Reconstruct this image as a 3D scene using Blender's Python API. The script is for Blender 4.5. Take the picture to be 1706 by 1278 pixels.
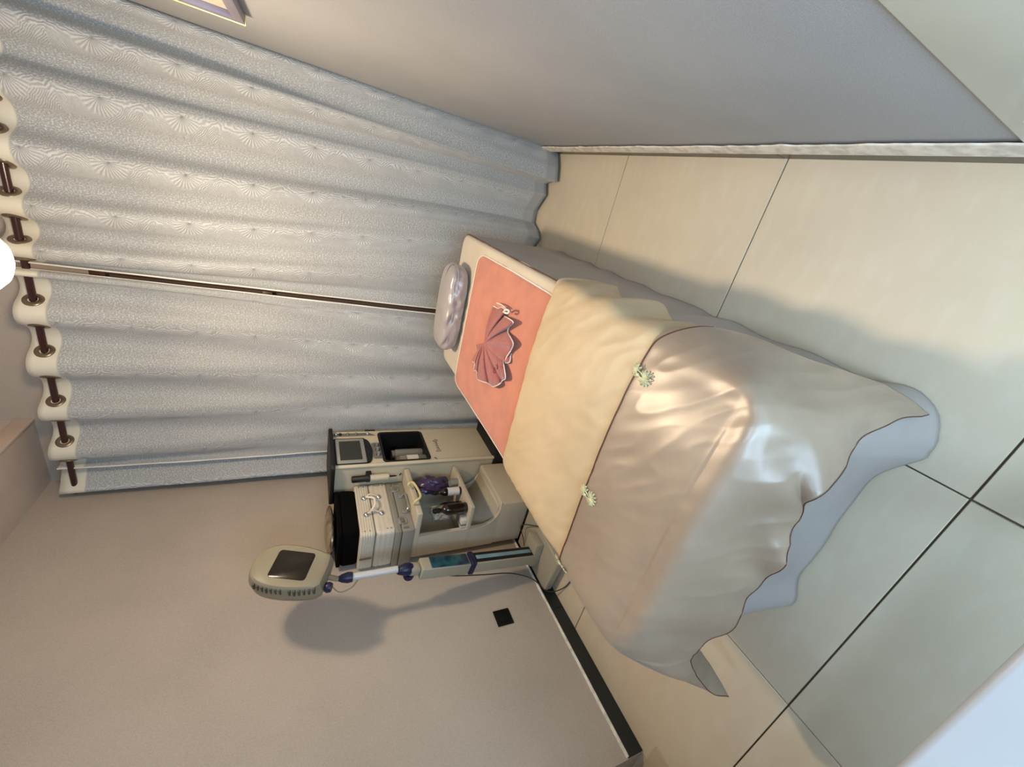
import bpy, bmesh, math, random
import numpy as np
from mathutils import Vector, Matrix, noise
random.seed(7)
for o in list(bpy.data.objects): bpy.data.objects.remove(o)
SC = bpy.context.scene; COL = SC.collection
PI = math.pi

# ---------------------------------------------------------------- camera
CAMH = 1.34
M = Matrix(((0.23116564, -0.39868756, -0.88747432), (-0.88729373, -0.46056873, -0.02421344), (-0.39908933, 0.79304771, -0.46022063)))
cd = bpy.data.cameras.new('camera'); cam = bpy.data.objects.new('camera', cd); COL.objects.link(cam)
cd.sensor_width = 36; cd.sensor_fit = 'HORIZONTAL'; cd.lens = 672.7525 / 1706 * 36; cd.clip_start = 0.02
X, Y, Z = Vector(M[0]).normalized(), -Vector(M[1]), -Vector(M[2])
Z.normalize(); Y = Z.cross(X).normalized(); X = Y.cross(Z)
mw = Matrix((X, Y, Z)).transposed().to_4x4(); mw.translation = (0, 0, CAMH)
cam.matrix_world = mw; SC.camera = cam

# ---------------------------------------------------------------- world, lights, exposure
SC.view_settings.view_transform = 'Standard'; SC.view_settings.look = 'None'
SC.view_settings.gamma = 1; SC.view_settings.use_curve_mapping = False
SC.view_settings.exposure = 0.0
W = bpy.data.worlds.new('world'); SC.world = W; W.use_nodes = True
W.node_tree.nodes['Background'].inputs[0].default_value = (0.62, 0.76, 1.0, 1)
W.node_tree.nodes['Background'].inputs[1].default_value = 0.6

def light(name, kind, loc, energy, col, size=0.1, look=None, sy=None):
    l = bpy.data.lights.new(name, kind); l.energy = energy; l.color = col
    if kind == 'AREA':
        l.size = size
        if sy: l.shape = 'RECTANGLE'; l.size_y = sy
    else: l.shadow_soft_size = size
    o = bpy.data.objects.new(name, l); COL.objects.link(o); o.location = loc
    if look: o.rotation_euler = (Vector(look) - Vector(loc)).to_track_quat('-Z', 'Y').to_euler()
    return o
light('doorway_daylight', 'AREA', (-0.14, -0.80, 1.05), 40, (0.50, 0.75, 1.0), 0.75, (-0.14, 0.9, 1.03), 1.4)
SP = light('added_cool_spot', 'SPOT', (0.0, -0.42, 2.5), 52, (0.60, 0.76, 1.0), 0.09, (-0.32, 0.22, 0))  # unseen cool spot, added to light the near floor and bed foot
SP.data.spot_size = math.radians(58); SP.data.spot_blend = 1.0
LAMP = (-0.45, 1.515, 2.10)

# ---------------------------------------------------------------- node helper
class S:
    """a node socket with arithmetic"""
    def __init__(s, nt, sock): s.nt, s.s = nt, sock
    def op(s, op, *a):
        n = s.nt.nodes.new('ShaderNodeMath'); n.operation = op
        for i, x in enumerate((s,) + a):
            if isinstance(x, S): s.nt.links.new(x.s, n.inputs[i])
            else: n.inputs[i].default_value = x
        return S(s.nt, n.outputs[0])
    def __add__(s, o): return s.op('ADD', o)
    def __sub__(s, o): return s.op('SUBTRACT', o)
    def __mul__(s, o): return s.op('MULTIPLY', o)
    def __truediv__(s, o): return s.op('DIVIDE', o)
    __radd__ = __add__; __rmul__ = __mul__
    def sin(s): return s.op('SINE')
    def abs(s): return s.op('ABSOLUTE')
    def fract(s): return s.op('FRACT')
    def ramp(s, a, b):
        n = s.nt.nodes.new('ShaderNodeMapRange'); n.interpolation_type = 'SMOOTHSTEP'
        s.nt.links.new(s.s, n.inputs[0]); n.inputs[1].default_value = a; n.inputs[2].default_value = b
        return S(s.nt, n.outputs[0])
def lin(c): return tuple(((x / 12.92) if x <= 0.04045 else ((x + 0.055) / 1.055) ** 2.4) for x in c)
def hexc(h): return lin(tuple(int(h[i:i + 2], 16) / 255 for i in (0, 2, 4)))
def noise_node(nt, scale, detail=4, coord='Object', stretch=None, rough=0.5):
    tc = nt.nodes.new('ShaderNodeTexCoord'); n = nt.nodes.new('ShaderNodeTexNoise')
    n.inputs['Scale'].default_value = scale; n.inputs['Detail'].default_value = detail; n.inputs['Roughness'].default_value = rough
    src = tc.outputs[coord]
    if stretch:
        mp = nt.nodes.new('ShaderNodeMapping'); mp.inputs['Scale'].default_value = stretch
        nt.links.new(src, mp.inputs[0]); src = mp.outputs[0]
    nt.links.new(src, n.inputs['Vector'])
    return S(nt, n.outputs['Fac'])
def mixcol(nt, fac, a, b):
    n = nt.nodes.new('ShaderNodeMix'); n.data_type = 'RGBA'
    if isinstance(fac, S): nt.links.new(fac.s, n.inputs[0])
    else: n.inputs[0].default_value = fac
    for i, c in ((6, a), (7, b)):
        if isinstance(c, tuple): n.inputs[i].default_value = (*c[:3], 1)
        else: nt.links.new(c, n.inputs[i])
    return n.outputs[2]
def bump(nt, h, strength, dist, bs, prev=None):
    b = nt.nodes.new('ShaderNodeBump'); b.inputs['Strength'].default_value = strength; b.inputs['Distance'].default_value = dist
    nt.links.new(h.s, b.inputs['Height'])
    if prev: nt.links.new(prev.outputs[0], b.inputs['Normal'])
    nt.links.new(b.outputs[0], bs.inputs['Normal']); return b
MATS = {}
def mat(name, col, rough=0.5, metal=0.0, var=0.06, vscale=6, bmp=0.0, bscale=200, bdist=0.001, coat=0, sheen=0, emit=None, estr=0, alpha=1, trans=0, spec=0.5, col2=None, stretch=None, aniso=0):
    if name in MATS: return MATS[name]
    m = bpy.data.materials.new(name); m.use_nodes = True; nt = m.node_tree
    b = nt.nodes['Principled BSDF']
    if isinstance(col, str): col = hexc(col)
    if isinstance(col2, str): col2 = hexc(col2)
    b.inputs['Roughness'].default_value = rough; b.inputs['Metallic'].default_value = metal
    b.inputs['Specular IOR Level'].default_value = spec
    b.inputs['Coat Weight'].default_value = coat; b.inputs['Coat Roughness'].default_value = 0.08
    b.inputs['Sheen Weight'].default_value = sheen; b.inputs['Alpha'].default_value = alpha
    b.inputs['Transmission Weight'].default_value = trans
    if aniso: b.inputs['Anisotropic'].default_value = aniso
    c2 = col2 if col2 else tuple(max(0, x * (1 - 2.5 * var)) for x in col)
    nz = noise_node(nt, vscale, 5, stretch=stretch)
    nt.links.new(mixcol(nt, nz.ramp(0.35, 0.7), col, c2), b.inputs['Base Color'])
    if bmp: bump(nt, noise_node(nt, bscale, 3, stretch=stretch), bmp, bdist, b)
    if emit: b.inputs['Emission Color'].default_value = (*emit, 1); b.inputs['Emission Strength'].default_value = estr
    MATS[name] = m; return m

# ---------------------------------------------------------------- mesh helpers
def ob(name, verts, faces, m, parent=None, smooth=True, angle=40, uvs=None):
    me = bpy.data.meshes.new(name); me.from_pydata([tuple(v) for v in verts], [], faces)
    if uvs is not None:
        ul = me.uv_layers.new(name='UVMap')
        for l in me.loops: ul.data[l.index].uv = uvs[l.vertex_index]
    return fin(name, me, m, parent, smooth, angle)
def fin(name, me, m, parent=None, smooth=True, angle=40):
    me.materials.append(m)
    if smooth:
        for p in me.polygons: p.use_smooth = True
        me.set_sharp_from_angle(angle=math.radians(angle))
    o = bpy.data.objects.new(name, me); COL.objects.link(o)
    if parent: o.parent = parent
    return o
def bmo(name, bm, m, parent=None, smooth=True, angle=40):
    bmesh.ops.recalc_face_normals(bm, faces=bm.faces)
    me = bpy.data.meshes.new(name); bm.to_mesh(me); bm.free()
    return fin(name, me, m, parent, smooth, angle)
def addbox(bm, lo, hi, bev=0.0, seg=2, mat4=None):
    r = bmesh.ops.create_cube(bm, size=1)
    vs = r['verts']; lo, hi = Vector(lo), Vector(hi)
    for v in vs: v.co = Vector((lo[i] + (v.co[i] + 0.5) * (hi[i] - lo[i]) for i in range(3)))
    if bev:
        es = list({e for v in vs for e in v.link_edges})
        g = bmesh.ops.bevel(bm, geom=es, offset=bev, segments=seg, profile=0.5, affect='EDGES')
        vs = list({v for f in g['faces'] for v in f.verts} | {v for v in vs if v.is_valid})
    if mat4 is not None:
        bmesh.ops.transform(bm, matrix=mat4, verts=vs)
    return vs
def box(name, lo, hi, m, parent=None, bev=0.0, seg=2, mat4=None):
    bm = bmesh.new(); addbox(bm, lo, hi, bev, seg, mat4); return bmo(name, bm, m, parent)
def catmull(pts, n):
    P = [Vector(p) for p in pts]; P = [2 * P[0] - P[1]] + P + [2 * P[-1] - P[-2]]; out = []
    for i in range(1, len(P) - 2):
        for k in range(n):
            t = k / n; a, b, c, d = P[i - 1], P[i], P[i + 1], P[i + 2]
            out.append(0.5 * ((2 * b) + (c - a) * t + (2 * a - 5 * b + 4 * c - d) * t * t + (3 * b - a - 3 * c + d) * t ** 3))
    out.append(P[-2]); return out
def addtube(bm, pts, r, seg=8, cap=True, closed=False):
    P = [Vector(p) for p in pts]; n = len(P); rs = r if isinstance(r, (list, tuple)) else [r] * n
    rings = []; up = None
    for i in range(n):
        if closed: t = (P[(i + 1) % n] - P[i - 1]).normalized()
        else: t = (P[min(i + 1, n - 1)] - P[max(i - 1, 0)]).normalized()
        if up is None: up = t.orthogonal().normalized()
        up = (up - t * up.dot(t)); up = up.normalized() if up.length > 1e-6 else t.orthogonal().normalized()
        s = t.cross(up)
        rings.append([bm.verts.new(P[i] + (up * math.cos(a) + s * math.sin(a)) * rs[i]) for a in [2 * PI * k / seg for k in range(seg)]])
    for i in range(n if closed else n - 1):
        a, b = rings[i], rings[(i + 1) % n]
        for k in range(seg): bm.faces.new((a[k], a[(k + 1) % seg], b[(k + 1) % seg], b[k]))
    if cap and not closed: bm.faces.new(rings[0][::-1]); bm.faces.new(rings[-1])
def tube(name, pts, r, m, parent=None, seg=8, smooth=0, closed=False):
    if smooth: pts = catmull(pts, smooth)
    bm = bmesh.new(); addtube(bm, pts, r, seg, closed=closed); return bmo(name, bm, m, parent, angle=60)
def addlathe(bm, prof, seg=24, mat4=None):
    rings = []
    for r, z in prof:
        if r < 1e-6: rings.append([bm.verts.new((0, 0, z))])
        else: rings.append([bm.verts.new((r * math.cos(2 * PI * k / seg), r * math.sin(2 * PI * k / seg), z)) for k in range(seg)])
    for a, b in zip(rings, rings[1:]):
        for k in range(seg):
            q = [a[k % len(a)], a[(k + 1) % len(a)], b[(k + 1) % len(b)], b[k % len(b)]]
            q = list(dict.fromkeys(q))
            if len(q) > 2: bm.faces.new(q)
    if mat4 is not None: bmesh.ops.transform(bm, matrix=mat4, verts=[v for r in rings for v in r])
def lathe(name, prof, m, parent=None, seg=24, mat4=None, angle=40):
    bm = bmesh.new(); addlathe(bm, prof, seg, mat4); return bmo(name, bm, m, parent, angle=angle)
def frame(o, x, y, z):
    """matrix from an origin and three axes"""
    m4 = Matrix((Vector(x), Vector(y), Vector(z))).transposed().to_4x4(); m4.translation = o; return m4
def along(p, q):
    d = (Vector(q) - Vector(p)); z = d.normalized(); x = z.orthogonal().normalized(); return frame(p, x, z.cross(x), z), d.length
def prism(name, poly, depth, m, parent=None, mat4=None, bev=0.0, seg=2):
    """poly in local xy, extruded along local z to depth"""
    bm = bmesh.new(); a = [bm.verts.new((p[0], p[1], 0)) for p in poly]; f = bm.faces.new(a)
    r = bmesh.ops.extrude_face_region(bm, geom=[f])
    bmesh.ops.translate(bm, vec=(0, 0, depth), verts=[v for v in r['geom'] if isinstance(v, bmesh.types.BMVert)])
    if bev: bmesh.ops.bevel(bm, geom=list(bm.edges), offset=bev, segments=seg, profile=0.5, affect='EDGES')
    if mat4 is not None: bmesh.ops.transform(bm, matrix=mat4, verts=bm.verts)
    return bmo(name, bm, m, parent)
def rrect(w, h, r, n=5, cx=0, cy=0):
    out = []
    for sx, sy, a0 in ((1, 1, 0), (-1, 1, 90), (-1, -1, 180), (1, -1, 270)):
        for k in range(n + 1):
            a = math.radians(a0 + 90 * k / n)
            out.append((cx + sx * (w / 2 - r) + r * math.cos(a), cy + sy * (h / 2 - r) + r * math.sin(a)))
    return out
def grid(name, fn, nu, nv, m, parent=None, thick=0.0, uv=None, offset=0, angle=180):
    V = []; U = []
    for j in range(nv + 1):
        for i in range(nu + 1):
            V.append(fn(i / nu, j / nv)); U.append(uv(i / nu, j / nv) if uv else (i / nu, j / nv))
    F = [(j * (nu + 1) + i, j * (nu + 1) + i + 1, (j + 1) * (nu + 1) + i + 1, (j + 1) * (nu + 1) + i) for j in range(nv) for i in range(nu)]
    o = ob(name, V, F, m, parent, uvs=U, angle=angle)
    if thick:
        s = o.modifiers.new('thickness', 'SOLIDIFY'); s.thickness = thick; s.offset = offset
    return o
def thing(name, label, cat, loc=(0, 0, 0), group=None):
    o = bpy.data.objects.new(name, None); COL.objects.link(o); o.empty_display_size = 0.05
    o['label'] = label; o['category'] = cat
    if group: o['group'] = group
    TH.append((o, Vector(loc))); return o
TH = []
def tag(o, label, cat, group=None):
    o['label'] = label; o['category'] = cat
    if group: o['group'] = group
    return o
def struct(o): o['kind'] = 'structure'; return o
def nz(x, y, z=0.0, s=1.0): return noise.noise(Vector((x * s, y * s, z * s)))
def bicubic(P):
    """P[row][col] of Vectors -> function (s, t) s across columns, t down rows"""
    R, Cn = len(P), len(P[0]); A = np.array([[list(p) for p in r] for r in P], float)
    A = np.concatenate([2 * A[:1] - A[1:2], A, 2 * A[-1:] - A[-2:-1]], 0)
    A = np.concatenate([2 * A[:, :1] - A[:, 1:2], A, 2 * A[:, -1:] - A[:, -2:-1]], 1)
    def w(t): return np.array([-t + 2 * t * t - t ** 3, 2 - 5 * t * t + 3 * t ** 3, t + 4 * t * t - 3 * t ** 3, -t * t + t ** 3]) / 2
    def f(s, t):
        a = min(s * (Cn - 1), Cn - 1 - 1e-6); b = min(t * (R - 1), R - 1 - 1e-6); i, j = int(a), int(b)
        return Vector(np.einsum('i,j,ijk->k', w(b - j), w(a - i), A[j:j + 4, i:i + 4]))
    return f

# ---------------------------------------------------------------- materials
def wall_mat(name, col, col2):
    m = bpy.data.materials.new(name); m.use_nodes = True; nt = m.node_tree; b = nt.nodes['Principled BSDF']
    b.inputs['Roughness'].default_value = 0.75; b.inputs['Specular IOR Level'].default_value = 0.25
    n1 = noise_node(nt, 2.2, 4); n2 = noise_node(nt, 420, 2)
    c = mixcol(nt, n1.ramp(0.3, 0.75), hexc(col), hexc(col2))
    nt.links.new(mixcol(nt, n2.ramp(0.3, 0.7) * 0.14, c, (0.95, 0.9, 0.85)), b.inputs['Base Color'])
    bump(nt, n2, 0.35, 0.0006, b); return m
m_wall = wall_mat('taupe_wallpaper', 'b5a697', 'aa9c8e')
m_wallr = wall_mat('grey_wallpaper', 'a7a8aa', '9d9fa2')
m_ceil = mat('ceiling_paint', 'cbbcb0', 0.85, var=0.03, bmp=0.1, bscale=120)
m_caulk = mat('white_caulk', 'efe8da', 0.8, var=0.12, vscale=30, bmp=0.5, bscale=60, bdist=0.003)
m_base = mat('black_tile_skirting', '1b2021', 0.35, var=0.1)
m_baser = mat('dark_green_tile_skirting', '4d4a3e', 0.35, var=0.15, vscale=3)
m_grout = mat('brown_grout', '5d5140', 0.9, var=0.1)
def floor_mat():
    m = bpy.data.materials.new('beige_floor_tile'); m.use_nodes = True; nt = m.node_tree; b = nt.nodes['Principled BSDF']
    b.inputs['Roughness'].default_value = 0.42; b.inputs['Specular IOR Level'].default_value = 0.45
    n1 = noise_node(nt, 1.7, 5); n2 = noise_node(nt, 9, 6, stretch=(1, 2.5, 1))
    c = mixcol(nt, n1.ramp(0.3, 0.7), hexc('dccdb3'), hexc('d2c3ab'))
    nt.links.new(mixcol(nt, n2.ramp(0.45, 0.8) * 0.25, c, hexc('e6dece')), b.inputs['Base Color'])
    bump(nt, noise_node(nt, 90, 3), 0.06, 0.001, b); return m
m_floor = floor_mat()
m_white = mat('white_gloss_paint', 'd3e0da', 0.28, var=0.02, coat=0.3)
m_tabletop = mat('white_laminate', 'b4b8bc', 0.35, var=0.02)
m_brown = mat('dark_brown_wood', '5b4034', 0.4, var=0.1, vscale=20, stretch=(1, 1, 0.1))
m_glassd = mat('dark_window_glass', '6a5d56', 0.15, var=0.03)

def curtain_mat():
    m = bpy.data.materials.new('embossed_curtain_fabric'); m.use_nodes = True; nt = m.node_tree; b = nt.nodes['Principled BSDF']
    uvn = nt.nodes.new('ShaderNodeUVMap'); sp = nt.nodes.new('ShaderNodeSeparateXYZ'); nt.links.new(uvn.outputs[0], sp.inputs[0])
    u, v = S(nt, sp.outputs[0]), S(nt, sp.outputs[1])
    def nuv(sc, det, st):
        mp = nt.nodes.new('ShaderNodeMapping'); mp.inputs['Scale'].default_value = st; nt.links.new(uvn.outputs[0], mp.inputs[0])
        n = nt.nodes.new('ShaderNodeTexNoise'); n.inputs['Scale'].default_value = sc; n.inputs['Detail'].default_value = det
        nt.links.new(mp.outputs[0], n.inputs['Vector']); return S(nt, n.outputs['Fac'])
    w1 = nuv(9, 2, (0.25, 1, 1)); w2 = nuv(28, 2, (0.25, 1, 1))
    p = (u.fract() - 0.5) * 0.25                        # metres across, band centre at 0
    q = ((v / 0.25).fract() - 0.5) * 0.25               # metres along, fan focus at 0
    # fan: radial ribs from a focus at one side of the band
    fx = p + 0.034
    ang = fx.op('ARCTAN2', q)
    fan = (ang * 25 + (w1 - 0.5) * 9 + (w2 - 0.5) * 3).sin()
    dist = (fx * fx + q * q).op('SQRT')
    fanmask = (dist + (w2 - 0.5) * 0.03).ramp(0.068, 0.052) * (fx.ramp(-0.004, 0.004))
    # feathers: diagonal strokes that mirror about the band centre
    feather = ((q.abs() * 1.6 + p * 1.3 + (w1 - 0.5) * 0.07 + (w2 - 0.5) * 0.035) * 520).sin()
    arc = ((p.abs() * 1.0 - q.abs() * 0.45 + (w1 - 0.5) * 0.08 + (w2 - 0.5) * 0.035) * 520).sin()
    side = p.ramp(-0.022, -0.012)
    fe = feather * side + arc * (side * -1 + 1)
    band = fan * fanmask + fe * (fanmask * -1 + 1)
    bandmask = (p + (w2 - 0.5) * 0.02).abs().ramp(0.052, 0.038) * v.ramp(0.07, 0.1) 
    sA = nuv(230, 2, (0.25, 0.6, 1)); sB = nuv(120, 3, (0.25, 1, 1))
    speck = sA.ramp(0.42, 0.62) * 0.8 + sB * 0.4
    head = v.ramp(0.095, 0.105)                         # plain heading tape on top
    hem = v.ramp(2.36, 2.33)
    w3 = nuv(160, 2, (0.25, 1, 1))
    band = (band + (w3 - 0.5) * 1.6) * 0.75
    h = (band * 0.42 + 0.5) * bandmask + speck * (bandmask * -1 + 1) * 0.75
    h = h * head * hem
    base = mixcol(nt, h.ramp(0.0, 1.0), hexc('a5a5a3'), hexc('d2d3d2'))
    base = mixcol(nt, head, hexc('dfd8c6'), base)  # lamp's warm glow put into the lighter heading colour
    nt.links.new(base, b.inputs['Base Color'])
    b.inputs['Roughness'].default_value = 0.6; b.inputs['Sheen Weight'].default_value = 0.25
    bump(nt, h, 0.8, 0.0032, b)
    return m
m_curt = curtain_mat()
m_hemw = mat('white_curtain_selvage', 'f1ede2', 0.7, var=0.03)
m_ring = mat('antique_pewter_ring', '8d7c68', 0.3, metal=0.7, var=0.1)
m_silver = mat('silver_metal', 'c8c8c6', 0.25, metal=0.9, var=0.05)
m_rod = mat('dark_red_brown_rod', '371713', 0.3, var=0.1, coat=0.3)

def satin(name, c1, c2, rough=0.33, spec=0.6, wr=0.4, sheen=0.1, coat=0.0, metal=0.0):
    m = bpy.data.materials.new(name); m.use_nodes = True; nt = m.node_tree; b = nt.nodes['Principled BSDF']
    n1 = noise_node(nt, 5, 4)
    nt.links.new(mixcol(nt, n1.ramp(0.3, 0.7), hexc(c1), hexc(c2)), b.inputs['Base Color'])
    b.inputs['Roughness'].default_value = rough; b.inputs['Specular IOR Level'].default_value = spec; b.inputs['Metallic'].default_value = metal
    b.inputs['Sheen Weight'].default_value = sheen
    b.inputs['Coat Weight'].default_value = coat; b.inputs['Coat Roughness'].default_value = 0.38; b.inputs['Coat IOR'].default_value = 1.7
    bb = bump(nt, noise_node(nt, 14, 4, stretch=(1.0, 0.6, 1.0)), wr, 0.012, b)
    bump(nt, noise_node(nt, 900, 1), 0.15, 0.0004, b, bb)
    MATS[name] = m; return m
m_satin = satin('champagne_satin', 'a48d76', '97816b', 0.40, 1.0, 0.02, 0.1, 0.35, 0.05)
m_satin2 = satin('pale_champagne_satin', 'd0b893', 'c5ad88', 0.5, 0.5, 0.2)
m_sheet = satin('grey_beige_sheet', 'aca49e', 'a39b96', 0.5, 0.4, 0.22)
m_sheetc = satin('cream_top_sheet', 'd3c8b6', 'cbbfae', 0.5, 0.5, 0.1)
m_pillow = satin('lavender_grey_satin', 'a79f9d', '9b9494', 0.3, 0.9, 0.5)
m_piping = mat('dark_brown_piping', '5e3a2a', 0.5, var=0.05)
m_pipew = mat('white_piping', 'efe6da', 0.6, var=0.03)
m_frog = mat('pale_green_gold_cord', 'e2dda8', 0.4, var=0.12, vscale=90, sheen=0.3)
m_towel = mat('coral_terry_towel', 'cf8368', 0.95, var=0.05, vscale=12, bmp=0.8, bscale=520, bdist=0.0015, sheen=0.4)
m_fan = mat('rose_terry_cloth', 'a9615a', 0.95, var=0.06, vscale=30, bmp=0.8, bscale=600, bdist=0.0012, sheen=0.4)
m_thread = mat('dark_red_embroidery', '5e1714', 0.6, var=0.05)

# ---------------------------------------------------------------- room shell
XL, XR, YF, YE = -1.975, 0.333, 2.56, 0.425
bm = bmesh.new(); addbox(bm, (-3.4, -1.75, -0.12), (1.6, 2.9, -0.006)); fl = struct(bmo('floor', bm, m_grout))
xs = [-3.61, -2.795, -1.982, -1.17, -0.356, 0.459, 1.274, 1.6]; ys = [-1.75, -1.41, -0.61, 0.189, 0.987, 1.788, 2.587, 2.9]
xs[0] = -3.4
g = 0.0022; n_t = 0
for i in range(len(xs) - 1):
    for j in range(len(ys) - 1):
        if xs[i] > 0.4 and ys[j] > 0.9 or xs[i + 1] < -1.95 and ys[j] > 0.5: continue
        t = box('floor_tile', (xs[i] + g, ys[j] + g, -0.01), (xs[i + 1] - g, ys[j + 1] - g, 0), m_floor, fl, 0.0012, 1)
        t['label'] = 'large beige floor tile'
# walls
struct(box('wall_left', (XL - 0.12, YE, 0), (XL, YF + 0.1, 2.9), m_wall))
struct(box('wall_right', (XR, 0.44, 0), (XR + 0.12, YF + 0.1, 2.9), m_wallr))
wf = bmesh.new()
for lo, hi in (((XL - .12, YF, 0), (-1.2, YF + .1, 2.9)), ((-0.2, YF, 0), (XR + .12, YF + .1, 2.9)), ((-1.2, YF, 0), (-0.2, YF + .1, 0.5)), ((-1.2, YF, 2.25), (-0.2, YF + .1, 2.9))): addbox(wf, lo, hi)
struct(bmo('wall_far', wf, m_wall))
wd = struct(box('window_1', (-1.2, YF + 0.03, 0.5), (-0.2, YF + 0.05, 2.25), m_glassd))
for lo, hi in (((-1.2, YF - 0.012, 0.5), (-1.14, YF + 0.06, 2.25)), ((-0.26, YF - 0.012, 0.5), (-0.2, YF + 0.06, 2.25)), ((-0.755, YF - 0.012, 0.56), (-0.70, YF + 0.06, 2.19)), ((-1.14, YF - 0.012, 0.5), (-0.26, YF + 0.06, 0.56)), ((-1.14, YF - 0.012, 2.19), (-0.26, YF + 0.06, 2.25)), ((-1.14, YF - 0.01, 1.5), (-0.755, YF + 0.06, 1.55)), ((-0.70, YF - 0.01, 1.5), (-0.26, YF + 0.06, 1.55))):
    box('window_frame', lo, hi, m_brown, wd, 0.004)
# unseen wall behind the camera, doorway gap set to shape the cool light
fb = bmesh.new()
for lo, hi in (((-2.6, -.78, 0), (-.80, -.66, 2.9)), ((.36, -.78, 0), (1.3, -.66, 2.9)), ((-.80, -.78, 2.15), (.36, -.66, 2.9))): addbox(fb, lo, hi)
struct(bmo('wall_front', fb, m_wall))
fb = bmesh.new()
for lo, hi in (((-2.7, -.78, 0), (-2.6, YE + .1, 2.9)), ((-2.7, YE, 0), (XL - .12, YE + .1, 2.9))): addbox(fb, lo, hi)
struct(bmo('wall_left', fb, m_wall))
# ceiling: low border with a raised tray over the middle of the room
cb = bmesh.new()
addbox(cb, (-2.7, -1.75, 2.57), (-1.575, YF, 2.95)); addbox(cb, (-1.575, -1.75, 2.57), (XR + .12, 0.1, 2.95)); addbox(cb, (-1.575, 0.1, 2.76), (XR + .12, YF, 2.95))
struct(bmo('ceiling', cb, m_ceil))
struct(box('trim_1', (-1.583, 0.1, 2.566), (-1.565, YF, 2.64), mat('cream_cornice', 'd8c3b2', 0.7, var=0.03), bev=0.005))
# skirtings: tile pieces with a rough line of caulk on top
bl = struct(box('baseboard_left', (XL, YE + .005, 0), (XL + 0.004, YF, 0.078), m_base))
y = YE + .002
for y1 in (1.12, 1.92, YF):
    box('skirting_tile', (XL, y, 0), (XL + 0.009, y1 - 0.0015, 0.08), m_base, bl, 0.0015, 1); y = y1
br = struct(box('baseboard_right', (XR - 0.008, 0.30, 0), (XR, YF, 0.068), m_baser))
y = 0.30
for y1 in (0.995, 1.80, YF):
    box('skirting_tile', (XR - 0.012, y + 0.001, 0), (XR, y1 - 0.001, 0.07), m_baser, br, 0.0015, 1); y = y1
def caulk(name, x, y0, y1, z, sgn, w, par, amp):
    V = []; F = []; n = 160
    for i in range(n + 1):
        yy = y0 + (y1 - y0) * i / n; a = w + amp * nz(yy, 3, 1, 4) + amp * .5 * nz(yy, 9, 1, 22)
        for dx, dz in ((0.0, -0.004), (0.010, -0.003), (0.011, a * .3), (0.004, a), (0.0, a + 0.002)): V.append((x + sgn * dx, yy, z + dz))
        if i:
            for k in range(4): b0 = (i - 1) * 5 + k; F.append((b0, b0 + 1, b0 + 6, b0 + 5))
    return ob(name, V, F, m_caulk, par)
caulk('caulk_line', XL, YE + .005, YF, 0.08, 1, 0.005, bl, 0.004)
caulk('caulk_line', XR - .006, 0.30, 2.45, 0.07, -1, 0.055, br, 0.016)
# door jamb at the near end of the right wall, and the sill stone at the left opening
dj = struct(box('door_1', (XR - 0.006, -0.35, 0.0), (XR + 0.12, 0.438, 2.4), m_white, bev=0.004))
box('door_panel_edge', (XR - 0.02, -0.34, 0.0), (XR - 0.006, 0.27, 2.4), m_white, dj, 0.006)
struct(box('trim_2', (-2.4, -0.6, 0.0), (-1.862, 0.395, 0.006), mat('threshold_stone', 'bfae94', 0.5, var=0.05), bev=0.002))

# white table in the doorway at the near left
tb = thing('side_table', 'white laminate table edge in the near corner beside the open floor', 'table', (-0.8, -0.3, 0))
box('tabletop', (-1.35, -0.57, 0.715), (-0.16, 0.0, 0.75), m_tabletop, tb, 0.008, 3, Matrix.Translation((-0.16, 0, 0)) @ Matrix.Rotation(0.035, 4, 'Z') @ Matrix.Translation((0.16, 0, 0)))
for lx, ly in ((-1.3, -0.12), (-0.24, -0.07), (-1.3, -0.5), (-0.24, -0.5)):
    box('leg', (lx - .02, ly - .02, 0), (lx + .02, ly + .02, 0.716), m_tabletop, tb, 0.003)

# framed picture on right wall, only its lower corner in frame
pf = thing('framed_picture', 'framed picture with a bright gold edge high on the right wall', 'picture', (XR, 1.7, 1.5))
yy0, yy1, zz0, zz1 = 1.25, 1.885, 1.53, 2.15; m_gold = mat('polished_gold_edge', 'e0cc78', 0.25, metal=0.5, var=0.03, emit=(1.0, .9, .45), estr=0.0)
for lo, hi in (((XR - .03, yy0, zz0), (XR, yy0 + .03, zz1)), ((XR - .03, yy1 - .03, zz0), (XR, yy1, zz1)), ((XR - .03, yy0 + .03, zz0), (XR, yy1 - .03, zz0 + .03)), ((XR - .03, yy0 + .03, zz1 - .03), (XR, yy1 - .03, zz1))):
    box('frame_bar', lo, hi, mat('lavender_grey_frame', '8d8698', 0.4), pf, 0.002)
box('frame_edge', (XR - .033, yy1, zz0 - .002), (XR, yy1 + 0.006, zz1), m_gold, pf, 0.001)
box('backing', (XR - .012, yy0 + .03, zz0 + .03), (XR - 0.001, yy1 - .03, zz1 - .03), mat('cream_mat_board', 'e6d9c3', 0.7), pf)

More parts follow.
